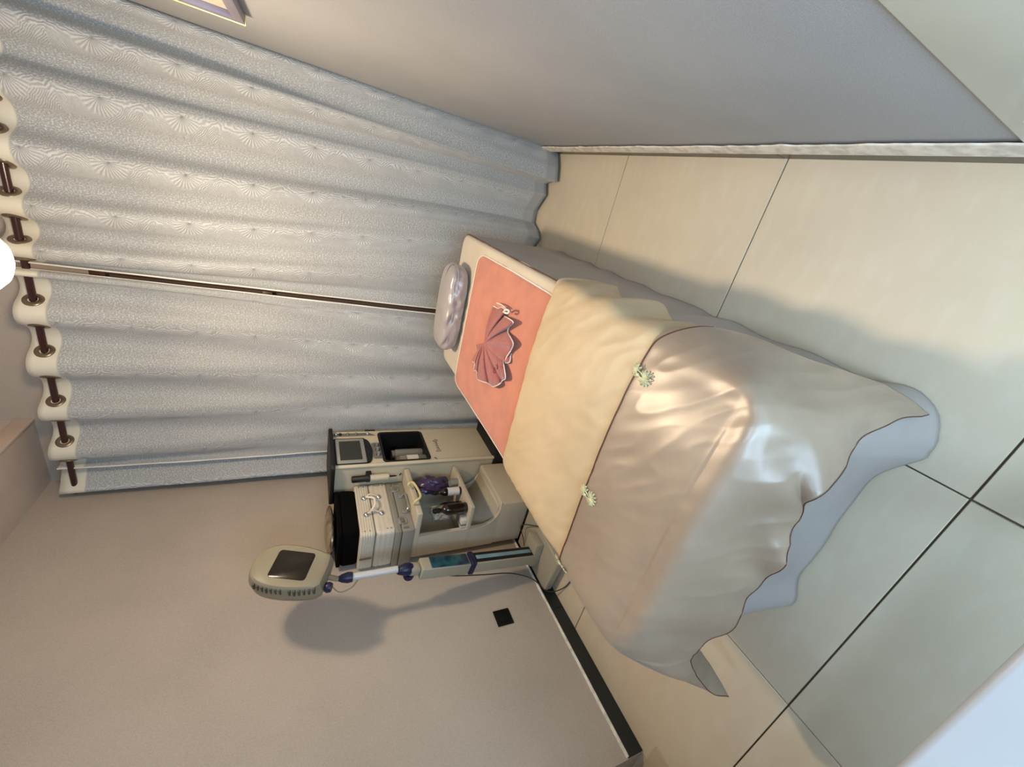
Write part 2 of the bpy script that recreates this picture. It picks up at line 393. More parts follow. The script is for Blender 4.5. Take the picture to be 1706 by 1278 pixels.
# pendant lamp
pl = thing('pendant_lamp', 'glowing round ceiling lamp with grey metal rim above the bed', 'lamp', LAMP)
m_glow = mat('lamp_glass_glow', (1, .95, .85), 0.4, var=0.0, emit=(1.0, 0.86, 0.62), estr=14)
T = Matrix.Translation(LAMP)
gl = lathe('globe', [(0, -0.068), (.03, -.065), (.056, -.053), (.076, -.034), (.084, -.010), (.084, .02)], m_glow, pl, 40, T)
lathe('lamp_rim', [(.084, .018), (.09, -.002), (.10, .0), (.106, .03), (.08, .075), (.03, .1), (0, .1)], mat('grey_lamp_metal', '6b625a', 0.35, metal=0.6), pl, 40, T)
tube('cord', [(LAMP[0], LAMP[1], LAMP[2] + .098), (LAMP[0], LAMP[1], 2.75)], 0.004, m_base, pl)
lathe('ceiling_cup', [(0, 2.735), (.05, 2.735), (.055, 2.76), (0, 2.76)], MATS['grey_lamp_metal'], pl, 24, Matrix.Translation((LAMP[0], LAMP[1], 0)))
L = light('lamp_light', 'POINT', (LAMP[0], LAMP[1], LAMP[2] - 0.155), 23, (1.0, 0.80, 0.56), 0.08)
L2_ = light('lamp_downlight', 'AREA', (LAMP[0], LAMP[1], LAMP[2] - 0.075), 12.0, (1.0, 0.80, 0.56), 0.14, (LAMP[0], LAMP[1] + .001, 0)); L2_.data.shape = 'DISK'

# ---------------------------------------------------------------- curtains
ZR = 2.39; YR = 2.42
ctr = tag(tube('curtain_rod', [(0.32, YR, ZR - 0.01), (-1.955, YR, ZR + 0.03)], 0.0135, m_rod, None, 12), 'dark red-brown curtain rod along the top of the far wall', 'rod')
def rodz(x): return ZR - 0.01 + 0.04 * (0.32 - x) / 2.275
# knots: rod crossings (x), alternately behind -> front
right_x = [0.332, 0.292, 0.215, 0.12, 0.03, -0.09, -0.203, -0.322, -0.425, -0.521, -0.612, -0.686, -0.703]
left_x = [-0.732, -0.755, -0.87, -0.991, -1.115, -1.25, -1.381, -1.492, -1.619, -1.732, -1.79]
def interp(xs, t):
    a = t * (len(xs) - 1); i = min(int(a), len(xs) - 2); return xs[i] + (xs[i + 1] - xs[i]) * (a - i)
def make_curtain(name, xs, sgn0, label, botfn, ph0, uoff, par_group):
    n = len(xs); nu = (n - 1) * 14; nv = 110
    th = thing(name, label, 'curtain', (sum(xs) / n, YR, 0.02), par_group)
    def P(s, t):
        x = interp(xs, s); phi = PI * (s * (n - 1) + ph0)
        ytop = YR - sgn0 * 0.048 * math.sin(phi)
        x += 0.006 * math.sin(2 * phi)
        ztop = rodz(x) + 0.052; zb = 0.022
        z = ztop + (zb - ztop) * t
        bx_, by_ = botfn(s, phi)
        k = t * t * (3 - 2 * t); k2 = min(1, t * 8)
        y = ytop * (1 - k2) + (YR - sgn0 * (0.040 - 0.006 * t) * math.sin(phi) - 0.004 * math.sin(2 * phi)) * k2
        y = y * (1 - k) + by_ * k; xx = x * (1 - k) + bx_ * k
        y += 0.006 * nz(xx, z, 1, 4) * min(1, 4 * t)
        return (xx, y, z)
    def uv(s, t): return ((s * (n - 1) + ph0) / 2 + uoff, t * 2.42)
    o = grid('fabric', P, nu, nv, m_curt, th, 0.003, uv)
    # edge selvage strips
    for s in (0.0, 1.0):
        pts = [P(s, k / 40) for k in range(41)]
        tube('selvage', [(p[0], p[1] - .002, p[2]) for p in pts], 0.0042, m_hemw, th, 6)
    # grommets at the rod crossings
    for i in range(1, n - 1):
        if abs(math.sin(PI * (i + ph0))) > 0.3: continue
        a, b_ = Vector(P((i - .12) / (n - 1), 0.02)), Vector(P((i + .12) / (n - 1), 0.02))
        tg = (b_ - a); tg.z = 0; tg.normalize(); nrm = Vector((tg.y, -tg.x, 0)); z = Vector((0, 0, 1))
        c = Vector((xs[i], YR, rodz(xs[i])))
        bm = bmesh.new()
        for q in (1, -1):
            prof = [(.0175, 0), (.0175, .005), (.023, .0062), (.034, .0052), (.0365, .0)]
            addlathe(bm, prof, 28, frame(c, tg * q, z, nrm * q))
        bmo('grommet', bm, m_ring, th, angle=60)
    return th
hemR = [(0.345, 2.46), (0.30, 2.42), (0.24, 2.385), (0.168, 2.36), (0.165, 2.43), (0.15, 2.49), (0.085, 2.455), (0.03, 2.50), (-0.02, 2.54), (-0.09, 2.53), (-0.13, 2.44), (-0.165, 2.40), (-0.24, 2.46), (-0.31, 2.49), (-0.38, 2.42), (-0.46, 2.38), (-0.54, 2.44), (-0.62, 2.47), (-0.712, 2.44)]
def botR(s, phi):
    a = s * (len(hemR) - 1); i = min(int(a), len(hemR) - 2); f = a - i; f = f * f * (3 - 2 * f) * .5 + f * .5
    return hemR[i][0] * (1 - f) + hemR[i + 1][0] * f, hemR[i][1] * (1 - f) + hemR[i + 1][1] * f
def botL(s, phi):
    return -0.748 - 1.0 * s, YR + 0.02 + 0.036 * math.sin(phi)
make_curtain('curtain', right_x, 1, 'right-hand embossed ivory curtain with wavy hem by the grey wall', botR, 0, 0.17, 'curtains on the far wall')
make_curtain('curtain', left_x, 1, 'left-hand embossed ivory curtain with layered folds behind the machine tower', botL, 0, 0.05, 'curtains on the far wall')
lt = TH[-1][0]
# gathered end of the left curtain: three flat layers against the corner
for k, (dx, dy) in enumerate(((0, 0), (0.0, 0.03), (0.0, 0.058))):
    def Q(s, t, k=k, dy=dy):
        z = (rodz(-1.85) + 0.055) * (1 - t) + 0.03 * t
        return (-1.775 - 0.16 * s - 0.012 * k + 0.04 * t * (1 - s) + 0.055 * t * s, 2.49 - 0.095 * s + dy + 0.006 * math.sin(s * 5 + k) + 0.006 * nz(s * 2, z, k, 3), z)
    grid('folded_layer', Q, 10, 60, m_curt, lt, 0.004, lambda s, t: (0.78 + 0.62 * s, t * 2.42))

# ---------------------------------------------------------------- bed
bed = thing('massage_bed', 'massage bed with skirted grey-beige sheet standing in the middle of the room', 'bed', (-0.565, 1.28, 0))
BX0, BX1, BY0, BY1, BZ = -0.925, -0.205, 0.375, 2.17, 0.598
def perim(s):
    """bed outline, s in 0..1: starts at head right corner, down the right side, across the foot, up the left side, across the head; returns x, y, outward normal"""
    w, l = BX1 - BX0, BY1 - BY0; R = 0.045
    segs = []
    c = [(BX1 - R, BY1 - R, 90, 0), (BX1 - R, BY0 + R, 0, -90), (BX0 + R, BY0 + R, -90, -180), (BX0 + R, BY1 - R, 180, 90)]
    tot = 2 * (w + l) ; d = s * tot
    lens = [l, w, l, w]; k = 0
    while k < 3 and d > lens[k]: d -= lens[k]; k += 1
    f = min(1, d / lens[k]); L_ = lens[k]; a = R / L_
    cc = c[k]; cn = c[(k + 1) % 4]
    def arc(ci, ang): return (ci[0] + R * math.cos(math.radians(ang)), ci[1] + R * math.sin(math.radians(ang)), math.cos(math.radians(ang)), math.sin(math.radians(ang)))
    n0 = cc[3]
    if f < a: return arc(cc, n0 + 45 * (1 - f / a))
    if f > 1 - a: return arc(cn, n0 - 45 * (f - 1 + a) / a)
    g_ = (f - a) / (1 - 2 * a); p0 = arc(cc, n0); p1 = arc(cn, n0)
    return (p0[0] + (p1[0] - p0[0]) * g_, p0[1] + (p1[1] - p0[1]) * g_, p0[2], p0[3])
TOT = 2 * (BX1 - BX0 + BY1 - BY0); sR = (BY1 - BY0) / TOT; sF = (BY1 - BY0 + BX1 - BX0) / TOT
def skirt(s, t):
    x, y, nx, ny = perim(s)
    z = (BZ - 0.012) * (1 - t) + 0.004 * t
    fl_ = 0.012 + 0.008 * nz(s * 40, t, 5, 1) + 0.016 * math.sin(s * TOT * 26 + 2 * nz(s * 20, 0)) * (0.25 if s < sR else 0.0 if s < sF else 0.3)
    d = (t ** 1.5) * fl_ + 0.002
    if s < sR + .02: d -= 0.006 * t
    # foot end flare: two soft lobes
    fs = (s - sR) / (sF - sR)
    if -0.12 < fs < 1.15:
        g1 = math.exp(-((fs - 0.12) / 0.13) ** 2) * 0.078 + math.exp(-((fs - 0.60) / 0.2) ** 2) * 0.012 + math.exp(-((fs - 0.93) / 0.08) ** 2) * 0.040
        d += g1 * t ** 1.3
    b = 0.004 * nz(x * 3, y * 3, z * 2, 3)
    return (x + nx * (d + b), y + ny * (d + b), z)
grid('bed_skirt', skirt, 420, 30, m_sheet, bed, 0.002)
# mattress with softly rounded top edge
def pad(name, x0, x1, y0, y1, z0, z1, r, m, parent, crown=0.0, rc=0.05, wr=0.0, ws=6, n=40):
    """rounded cushion: rows of rounded-rectangle rings, crowned top"""
    V = []; F = []; cx, cy = (x0 + x1) / 2, (y0 + y1) / 2; w, h = x1 - x0, y1 - y0; rings = []
    prof = [(0, z0)] + [(0, z1 - r)] + [(r * (1 - math.cos(a)), z1 - r + r * math.sin(a)) for a in [PI / 2 * k / 6 for k in range(1, 7)]]
    for ins in (0.06, .12, .2, .3, .4, .6, .8, 1.0): prof.append((r + (min(w, h) / 2 - r) * ins * 0.98, z1 + crown * math.sin(PI / 2 * ins)))
    for ins, z in prof:
        ww, hh = w - 2 * ins, h - 2 * ins; rr = max(0.004, min(rc, ww / 2 - .001, hh / 2 - .001)); pts = rrect(max(ww, .004), max(hh, .004), rr, 6, cx, cy)
        # subdivide straights
        ring = []
        for i in range(len(pts)):
            p, q = pts[i], pts[(i + 1) % len(pts)]; k = 12 if i % 7 == 6 else 1
            for j in range(k): ring.append((p[0] + (q[0] - p[0]) * j / k, p[1] + (q[1] - p[1]) * j / k))
        rings.append(len(V))
        for p in ring:
            d = wr * nz(p[0] * ws, p[1] * ws, z * ws) if wr else 0
            V.append((p[0], p[1], z + d))
    N = len(ring)
    for a, b in zip(rings, rings[1:]):
        for k in range(N): F.append((a + k, a + (k + 1) % N, b + (k + 1) % N, b + k))
    F.append(tuple(rings[-1] + k for k in range(N))); F.append(tuple(rings[0] + k for k in range(N))[::-1])
    return ob(name, V, F, m, parent, angle=50)
pad('mattress', BX0, BX1, BY0, BY1, 0.45, BZ + .002, 0.02, m_sheetc, bed, 0.004, 0.045)
pts = []
for k in range(300):
    x, y, nx, ny = perim(k / 300); pts.append((x + nx * .002, y + ny * .002, BZ - 0.014))
tube('piping', pts, 0.0028, m_piping, bed, 6, closed=True)
for lx, ly in ((BX0 + .1, BY0 + .2), (BX1 - .1, BY0 + .2), (BX0 + .1, BY1 - .1), (BX1 - .1, BY1 - .1)):
    box('leg', (lx - .02, ly - .02, 0), (lx + .02, ly + .02, 0.46), m_brown, bed, 0.003)

# coral towel across the bed
def towel(s, t):
    a = s * 2 - 1; b = t * 2 - 1
    # rounded rectangle mapping
    x = -0.592 + 0.345 * a; y = 1.49 + 0.372 * b
    if t > .5: x -= 0.012 * (t - .5)
    z = 0.6045 + 0.004 * (1 - a ** 8) + 0.0012 * nz(x * 9, y * 9) - (0.006 * max(0, abs(a) - .93) / .07)
    return (x, y, z + 0.003)
def roundmap(fn, r=0.06):
    def f(s, t):
        W_, H_ = 0.69, 0.744; px, py = (s - .5) * W_, (t - .5) * H_
        qx, qy = abs(px) - (W_ / 2 - r), abs(py) - (H_ / 2 - r)
        if qx > 0 and qy > 0:
            m_ = max(qx, qy); d = math.hypot(qx, qy); k = m_ / d
            px = math.copysign(W_ / 2 - r + qx * k, px); py = math.copysign(H_ / 2 - r + qy * k, py)
        return fn(px / W_ + .5, py / H_ + .5)
    return f
tw = roundmap(towel, 0.05)
tt = thing('bath_towel', 'coral terry towel with white piping spread flat across the bed', 'towel', (-0.59, 1.49, 0.6))
grid('terry_cloth', tw, 60, 60, m_towel, tt, 0.006, angle=60)
edge = [tw(k / 40, 0) for k in range(40)] + [tw(1, k / 40) for k in range(40)] + [tw(1 - k / 40, 1) for k in range(40)] + [tw(0, 1 - k / 40) for k in range(40)]
tube('piping', edge, 0.0045, m_pipew, tt, 6, closed=True)

# pillow
pw = thing('pillow', 'rounded lavender-grey satin pillow at the head of the bed', 'pillow', (-0.57, 2.0, 0.6))
def pil(s, t):
    th_ = 2 * PI * s; ph = -PI / 2 + PI * t
    c, d = math.cos(th_), math.sin(th_); e = math.cos(ph)
    r = (abs(c) ** 4 + abs(d) ** 4) ** (-1 / 4)
    x = 0.222 * c * r * e ** 0.38; y = 0.098 * d * r * e ** 0.38
    z = 0.054 * math.copysign(abs(math.sin(ph)) ** 0.6, math.sin(ph))
    side = e ** 2
    k = side * (0.006 * nz(x * 7, z * 30, y * 9, 1.6) + (0.016 * abs(nz(x * 9 - z * 6, z * 14 + x * 5, 1, 1.5)) + 0.003 * math.sin(x * 60 + z * 90 + 4 * nz(x * 5, z * 9)) if d < 0 else 0))
    return (-0.568 + x, 2.005 + y - k * 1.0, 0.660 + z + 0.10 * x * 0)
grid('pillow_case', pil, 120, 48, m_pillow, pw, 0, angle=180)
tube('piping', [(-0.568 + 0.2235 * math.cos(a) * (abs(math.cos(a)) ** 4 + abs(math.sin(a)) ** 4) ** (-1 / 4), 2.005 + 0.0995 * math.sin(a) * (abs(math.cos(a)) ** 4 + abs(math.sin(a)) ** 4) ** (-1 / 4), 0.672) for a in [2 * PI * k / 90 for k in range(90)]], 0.0025, m_pillow, pw, 6, closed=True)

# folded fan towel.  outline points (x, y, height) fanned out from the pinch
ft = thing('folded_towel', 'rose face towel folded into a butterfly fan on the coral towel', 'towel', (-0.58, 1.45, 0.61))
def w2(px, py, z):
    v = Vector(((px - 853) / 672.7525, (py - 639) / 672.7525, 1)); d = M.transposed() @ v
    k = (z - CAMH) / d.z; return Vector((d.x * k, d.y * k, z))
Z0 = 0.617
pin = w2(807, 572, Z0 + 0.014)
def fan(name, pts, par):
    """pts: (px, py, dz); ridges and valleys from the pinch outward"""
    rim = [w2(px, py, Z0 + dz * .7) for px, py, dz in pts]; rim = catmull(rim, 5); n = len(rim); V = []; K = 10
    for i, r in enumerate(rim):
        for k in range(K + 1):
            t = k / K; p = pin.lerp(r, t); p.z = pin.z + (r.z - pin.z) * t ** .8 + 0.008 * math.sin(PI * t); V.append(p)
    F = [(i * (K + 1) + k, i * (K + 1) + k + 1, (i + 1) * (K + 1) + k + 1, (i + 1) * (K + 1) + k) for i in range(n - 1) for k in range(K)]
    o = ob(name, V, F, m_fan, par, angle=180); s_ = o.modifiers.new('t', 'SOLIDIFY'); s_.thickness = 0.004; s_.offset = 0
    tube('piping', rim, 0.0026, m_pipew, par, 6)
    return o
fan('fan_wing', [(822, 510, .01), (830, 514, .002), (836, 512, .03), (842, 518, .03), (838, 525, .004), (846, 530, .035), (855, 537, .045), (848, 545, .012), (846, 553, .01), (851, 563, .035), (855, 573, .042), (851, 584, .02), (844, 595, .02), (842, 604, .012), (849, 603, .012), (851, 592, .003)], ft)
fan('fan_wing', [(852, 590, .0), (838, 596, .004), (840, 612, .03), (842, 630, .035), (837, 634, .01), (832, 640, .03), (822, 644, .03), (816, 640, .008), (809, 637, .03), (800, 634, .03), (795, 630, .006), (794, 618, .026), (790, 617, .004), (791, 604, .022), (787, 602, .003), (795, 590, .016), (793, 576, .004)], ft)
tube('knot', [w2(839, 520, Z0 + .03), w2(843, 516, Z0 + .036), w2(848, 518, Z0 + .038), w2(846, 522, Z0 + .036), w2(841, 521, Z0 + .038)], 0.0042, m_pipew, ft, 8, 4)
tube('loose_edge', [w2(828, 505, Z0 + .012), w2(836, 508, Z0 + .018), w2(843, 514, Z0 + .025)], 0.003, m_pipew, ft, 6, 4)
tube('embroidery', [w2(824, 612, Z0 + .045), w2(826, 620, Z0 + .043), w2(822, 621, Z0 + .043), w2(823, 613, Z0 + .044)], 0.0012, m_thread, ft, 5, 4)
tube('embroidery', [w2(826, 608, Z0 + .045), w2(830, 611, Z0 + .045), w2(828, 615, Z0 + .046), w2(829, 606, Z0 + .044)], 0.0012, m_thread, ft, 5, 4)

# ---------------------------------------------------------------- satin bedspread
bs = thing('bedspread', 'champagne satin bedspread draped over the foot of the bed', 'bedspread', (-0.56, 0.7, 0.6))
def V3(*a): return Vector(a)
def wrk(p, a=1.0):
    x, y, z = p
    top = min(1, max(0, (z - 0.56) / 0.05))
    d = 0.003 * nz(x * 5, y * 5, z * 4) + 0.0018 * nz(x * 9 + y * 12, y * 8 - x * 5, z * 9) + 0.0007 * (1 - abs(nz(x * 20 + y * 14, y * 12, z * 6)) * 6)
    return V3(0, 0, d * a) * top + V3(0.6 * d * a, -1.2 * d * a, 0) * (1 - top)
def row_top(y, zc, hl, hr, rx=0.0):
    return [V3(-0.985, y, hl), V3(-0.968, y, .56), V3(-0.93, y, zc - .008), V3(-0.8, y, zc), V3(-0.65, y, zc + .002), V3(-0.5, y, zc + .002), V3(-0.36, y, zc - .004), V3(-0.25, y, zc - .018), V3(-0.199 + rx, y, .602), V3(-0.184 + rx, y, .53), V3(-0.180 + rx, y, hr)]
rows = [row_top(1.142, .607, .45, .42), row_top(1.15, .622, .44, .41, .006), row_top(1.13, .636, .44, .405), row_top(1.05, .640, .44, .43, .008), row_top(.96, .64, .44, .47), row_top(.88, .64, .44, .41, .012), row_top(.79, .64, .44, .43, -.004), row_top(.70, .638, .44, .46, .006), row_top(.640, .632, .44, .47)]
fT = bicubic(rows)
def topf(s, t):
    p = fT(s, t); q = p + wrk(p, 1.1)
    if p.z < .57: q.x += 0.006 * math.sin(p.y * 30 + 2 * nz(p.y * 6, 1)) * min(1, (.57 - p.z) / .1) * (1 if p.x > -.5 else -1)
    return q
grid('upper_panel', topf, 150, 130, m_satin2, bs, 0.003)
# foot panel
def rowf(y, zc, l3, r3):
    return l3 + [V3(-0.93, y, zc - .008), V3(-0.8, y, zc), V3(-0.65, y, zc + .003), V3(-0.5, y, zc + .003), V3(-0.36, y, zc - .006), V3(-0.25, y, zc - .024)] + r3
RF = [
 rowf(.668, .636, [V3(-.99, .668, .44), V3(-.97, .668, .56)], [V3(-.196, 0.660, .606), V3(-.155, .63, .54), V3(-.145, .58, .47)]),
 rowf(.655, .647, [V3(-.992, .655, .42), V3(-.972, .655, .56)], [V3(-.196, 0.645, .606), V3(-.152, .61, .54), V3(-.142, .56, .46)]),
 rowf(.60, .65, [V3(-.995, .60, .40), V3(-.972, .60, .56)], [V3(-.196, 0.590, .606), V3(-.155, .57, .54), V3(-.140, .53, .455)]),
 rowf(.50, .65, [V3(-1.0, .52, .36), V3(-.972, .50, .55)], [V3(-.196, 0.500, .606), V3(-.160, .50, .53), V3(-.145, .47, .42)]),
 rowf(.415, .645, [V3(-1.02, .46, .32), V3(-.975, .42, .54)], [V3(-.196, 0.420, .606), V3(-.170, .435, .50), V3(-.155, .43, .33)]),
 [V3(-1.06, .42, .27), V3(-.99, .38, .51), V3(-.935, .365, .60), V3(-.8, .352, .632), V3(-.65, .350, .637), V3(-.5, .352, .637), V3(-.36, .352, .632), V3(-.26, .355, .620), V3(-.208, .372, .57), V3(-.180, .395, .42), V3(-.165, .39, .22)],
 [V3(-1.10, .34, .23), V3(-1.03, .32, .43), V3(-.935, .322, .53), V3(-.8, .312, .53), V3(-.65, .300, .53), V3(-.5, .314, .535), V3(-.37, .298, .55), V3(-.29, .308, .53), V3(-.228, .325, .46), V3(-.195, .345, .31), V3(-.18, .36, .14)],
 [V3(-1.13, .26, .22), V3(-1.10, .285, .30), V3(-.95, .32, .42), V3(-.80, .285, .43), V3(-.66, .292, .425), V3(-.55, .262, .45), V3(-.42, .290, .465), V3(-.345, .262, .50), V3(-.285, .300, .40), V3(-.222, .305, .26), V3(-.208, .315, .085)],
]
fF = bicubic(RF)
def footf(s, t):
    p = fF(s, t); q = p + wrk(p, 0.75 if p.z > .6 else 1.1)
    k = max(0, (t - .66) / .34) * (1 if .2 < s < .97 else 0.3)
    q.y += -0.009 * k * math.sin(s * 26 + 7 * nz(s * 5, t * 1.5)) * (0.6 + 1.2 * abs(nz(s * 3, 5))) - 0.003 * k * math.sin(s * 67 + t * 5)
    q.z += 0.010 * k * nz(s * 14, t * 3, 2)
    # long soft folds running diagonally over the top
    if t < .6: q.z += 0.005 * nz(p.x * 5 + p.y * 3, p.y * 5 - p.x * 2, 7) * min(1, t * 4)
    return q
grid('foot_panel', footf, 260, 150, m_satin, bs, 0.003)
tube('seam_piping', [footf(.13 + .80 * k / 60, 0.135) + V3(0, .003, .002) for k in range(61)], 0.0021, m_piping, bs, 6)
tube('hem_piping', [footf(k / 120, 1.0) + V3(0, -.001, 0) for k in range(121)], 0.0016, m_piping, bs, 5)
tube('hem_piping', [footf(1.0, k / 60) for k in range(61)], 0.0016, m_piping, bs, 5)
# flower frog closures across the seam
SAMP = [footf(.1 + .8 * i / 90, j / 60) for i in range(91) for j in range(30)] + [topf(.1 + .8 * i / 90, .8 + .2 * j / 10) for i in range(91) for j in range(11)]
def frog(x, y, z, tilt, lab, nrm=None):
    if nrm is None:
        z = max(sorted((((q.x - x) ** 2 + (q.y - y) ** 2, q.z) for q in SAMP))[:14], key=lambda e: e[1])[1] + .001
    n = Vector(nrm or (0, 0, 1)).normalized(); ex = Vector((1, 0, 0)); ex = (ex - n * ex.dot(n)).normalized(); ey = n.cross(ex)
    fr = bpy.data.objects.new('frog_closure', None); COL.objects.link(fr); fr.parent = bs; fr['label'] = lab
    c = Vector((x, y, z))
    def L2(a, b, h=0.004): return c + ex * a + ey * b + n * h
    for cx, cy, a0, npet, R in ((0.008 * math.cos(tilt), 0.015, 90, 8, 0.016), (-0.003 + 0.010 * math.sin(tilt), -0.017, 270, 10, 0.020)):
        bm = bmesh.new()
        for k in range(npet):
            a = math.radians(a0 - 135 + 270 * k / (npet - 1))
            da = math.radians(270 / npet * 0.36)
            lp = [L2(cx, cy, .006), L2(cx + R * .7 * math.cos(a - da * .8), cy + R * .7 * math.sin(a - da * .8), .007), L2(cx + R * math.cos(a), cy + R * math.sin(a), .0035), L2(cx + R * .7 * math.cos(a + da * .8), cy + R * .7 * math.sin(a + da * .8), .007), L2(cx, cy, .006)]
            addtube(bm, catmull(lp, 3), 0.0010, 5)
        bmo('flower_loops', bm, m_frog, fr, angle=80)
    tube('cord_loop', [L2(0, -.014, .005), L2(.008, -.004, .008), L2(.010, .007, .009), L2(.004, .009, .009), L2(-.001, -.003, .008), L2(-.001, -.014, .005)], 0.0014, m_frog, fr, 5, 4)
    lathe('knot_button', [(0, -.003), (.0035, -.002), (.0045, .001), (.0025, .004), (0, .0045)], m_frog, fr, 12, frame(L2(0.0, 0.004, .008), ex, ey, n))
frog(-0.292, 0.640, 0.660, 0.4, 'pale gold knotted flower closure nearest the open floor')
frog(-0.652, 0.640, 0.662, 0.9, 'pale gold knotted flower closure midway along the seam')
frog(-0.918, 0.648, 0.640, 1.3, 'pale gold knotted flower closure hanging at the wall-side edge', (-0.7, 0, 0.7))

# ---------------------------------------------------------------- machine tower
m_cream = mat('cream_plastic', 'cfc2a8', 0.4, var=0.03, bmp=0.03, bscale=300)
m_cream2 = mat('pale_grey_cream_plastic', 'c2b7a2', 0.45, var=0.03)
m_black = mat('black_plastic', '0b0908', 0.55, var=0.1)
m_fabk = mat('matt_black_fabric', '050404', 0.9, var=0.1, spec=0.1)
m_greyp = mat('silver_grey_panel', '807a70', 0.35, metal=0.3, var=0.05)
m_screen = mat('dark_grey_screen', '34332f', 0.2, var=0.03)
tw_ = thing('beauty_machine', 'tall cream skincare machine tower with screen and black top plate by the curtain', 'machine', (-1.70, 2.2, 0))
TX = -1.575; TY0, TY1 = 2.005, 2.365
# body: a real recess in the front for the jar bay
bm = bmesh.new()
x0 = -1.815
ZB0, ZB1, YB0, YB1 = 0.607, 0.885, 2.028, 2.335
for lo, hi in (((x0, TY0, .17), (TX, TY1, ZB0)), ((x0, TY0, ZB1), (TX, TY1, 1.165)), ((x0, TY0, ZB0), (TX, YB0, ZB1)), ((x0, YB1, ZB0), (TX, TY1, ZB1)), ((x0, YB0, ZB0), (-1.78, YB1, ZB1))): addbox(bm, lo, hi)
bmesh.ops.remove_doubles(bm, verts=bm.verts, dist=1e-5)
bmo('body', bm, m_cream, tw_)
# rounded corner strip on the near edge
tube('corner_edge', [(TX - .004, TY0 + .004, .17), (TX - .004, TY0 + .004, 1.165)], 0.0125, m_cream, tw_, 16)
box('base', (-1.84, 1.995, 0.05), (-1.47, 2.365, 0.175), m_black, tw_, 0.02, 3)
for a, b_ in ((-1.8, 2.03), (-1.50, 2.03), (-1.8, 2.33), (-1.50, 2.33)): 
    lathe('castor', [(0, -.012), (.022, -.012), (.025, -.006), (.025, .006), (.022, .012), (0, .012)], m_black, tw_, 16, frame((a, b_, .026), (0, 0, 1), (0, 1, 0), (-1, 0, 0)))
tp = prism('top_plate', rrect(0.29, 0.41, 0.03, 6), 0.022, m_black, tw_, Matrix.Translation((-1.685, 2.172, 1.165)), 0.004)
box('handle_grip', (-1.83, 1.975, 1.075), (-1.75, 2.006, 1.166), m_black, tw_, 0.012, 3)
# bay liner: inside faces in black with a bevelled black rim
bm = bmesh.new(); e = 0.004
for lo, hi in (((-1.779, YB0, ZB0), (-1.775, YB1, ZB1)), ((-1.779, YB0, ZB0), (TX + .001, YB0 + e, ZB1)), ((-1.779, YB1 - e, ZB0), (TX + .001, YB1, ZB1)), ((-1.779, YB0, ZB0), (TX + .001, YB1, ZB0 + e)), ((-1.779, YB0, ZB1 - e), (TX + .001, YB1, ZB1))): addbox(bm, lo, hi)
bmo('bay_liner', bm, m_black, tw_)
FR = lambda y, z, x=TX: frame((x, y, z), (0, 1, 0), (0, 0, 1), (1, 0, 0))
def ringrect(name, w, h, r, w2_, h2, r2, d, m, par, m4):
    bm = bmesh.new(); A = rrect(w, h, r, 6); B = rrect(w2_, h2, r2, 6); n = len(A)
    vs = [[bm.verts.new((*p, z)) for p in P_] for P_, z in ((A, 0), (A, d), (B, d), (B, 0))]
    for k in range(4):
        a, b_ = vs[k], vs[(k + 1) % 4]
        for i in range(n): bm.faces.new((a[i], a[(i + 1) % n], b_[(i + 1) % n], b_[i]))
    bmesh.ops.transform(bm, matrix=m4, verts=bm.verts); return bmo(name, bm, m, par)
ringrect('bay_rim', .325, .296, .03, .295, .265, .02, .004, m_black, tw_, FR(2.1815, .746))
# touch screen
sc_ = prism('screen_bezel', [(-.135, -.08), (-.125, -.086), (.125, -.086), (.135, -.08), (.135, .09), (.125, .1), (-.125, .1), (-.135, .092)], .008, m_black, tw_, FR(2.145, 1.065), .002)
prism('bezel_curve', [(.122 * math.cos(a), .035 * math.sin(a)) for a in [PI + PI * k / 16 for k in range(17)]], .008, m_black, sc_, FR(2.145, .981))
prism('screen_frame', rrect(.245, .165, .006), .004, mat('pale_grey_frame', '9b9b94', .4), sc_, FR(2.145, 1.071, TX + .008), .0015)
prism('screen_glass', rrect(.19, .122, .004), .002, m_screen, sc_, FR(2.145, 1.073, TX + .012))
# connector strip beside it, with sockets
kn = prism('connector_strip', [(-.015, -.15), (.008, -.12), (.014, -.09), (.014, .11), (.0, .128), (-.012, .12), (-.018, .1)], .003, m_greyp, tw_, FR(2.328, 1.055), .001)
for z, m_ in ((.09, m_silver), (.065, m_black), (.02, m_greyp), (-.03, m_greyp), (-.10, m_silver)):
    lathe('socket', [(0, .012), (.006, .012), (.009, .008), (.010, 0)], m_, kn, 14, frame((TX + .003, 2.326, 1.055 + z), (0, 1, 0), (0, 0, 1), (1, 0, 0)))
kp = prism('knob_panel', rrect(.165, .058, .010), .003, m_greyp, tw_, FR(2.145, .915), .001)
for k in (-1, 0, 1):
    lathe('knob', [(0, .022), (.009, .021), (.011, .015), (.015, .004), (.016, 0)], m_silver, kp, 16, frame((TX + .003, 2.145 + .046 * k, .915), (0, 1, 0), (0, 0, 1), (1, 0, 0)))
lathe('key_lock', [(0, .004), (.008, .005), (.011, .003), (.012, 0)], m_silver, tw_, 16, frame((TX, 2.03, .572), (0, 1, 0), (0, 0, 1), (1, 0, 0)))
# cursive maker's script (small dark script strokes)
wpts = []
for k in range(70):
    t = k / 69; wpts.append((TX + .0015, 2.10 + .135 * t + .006 * math.sin(t * 44 + 1.2), .528 - .016 * t * 0 + (.008 + .014 * (math.exp(-((t - .05) / .06) ** 2) + math.exp(-((t - .95) / .06) ** 2))) * math.sin(t * 44)))
tube('script_lettering', wpts, .0013, mat('brown_print', '4a3d2a', .6), tw_, 5)
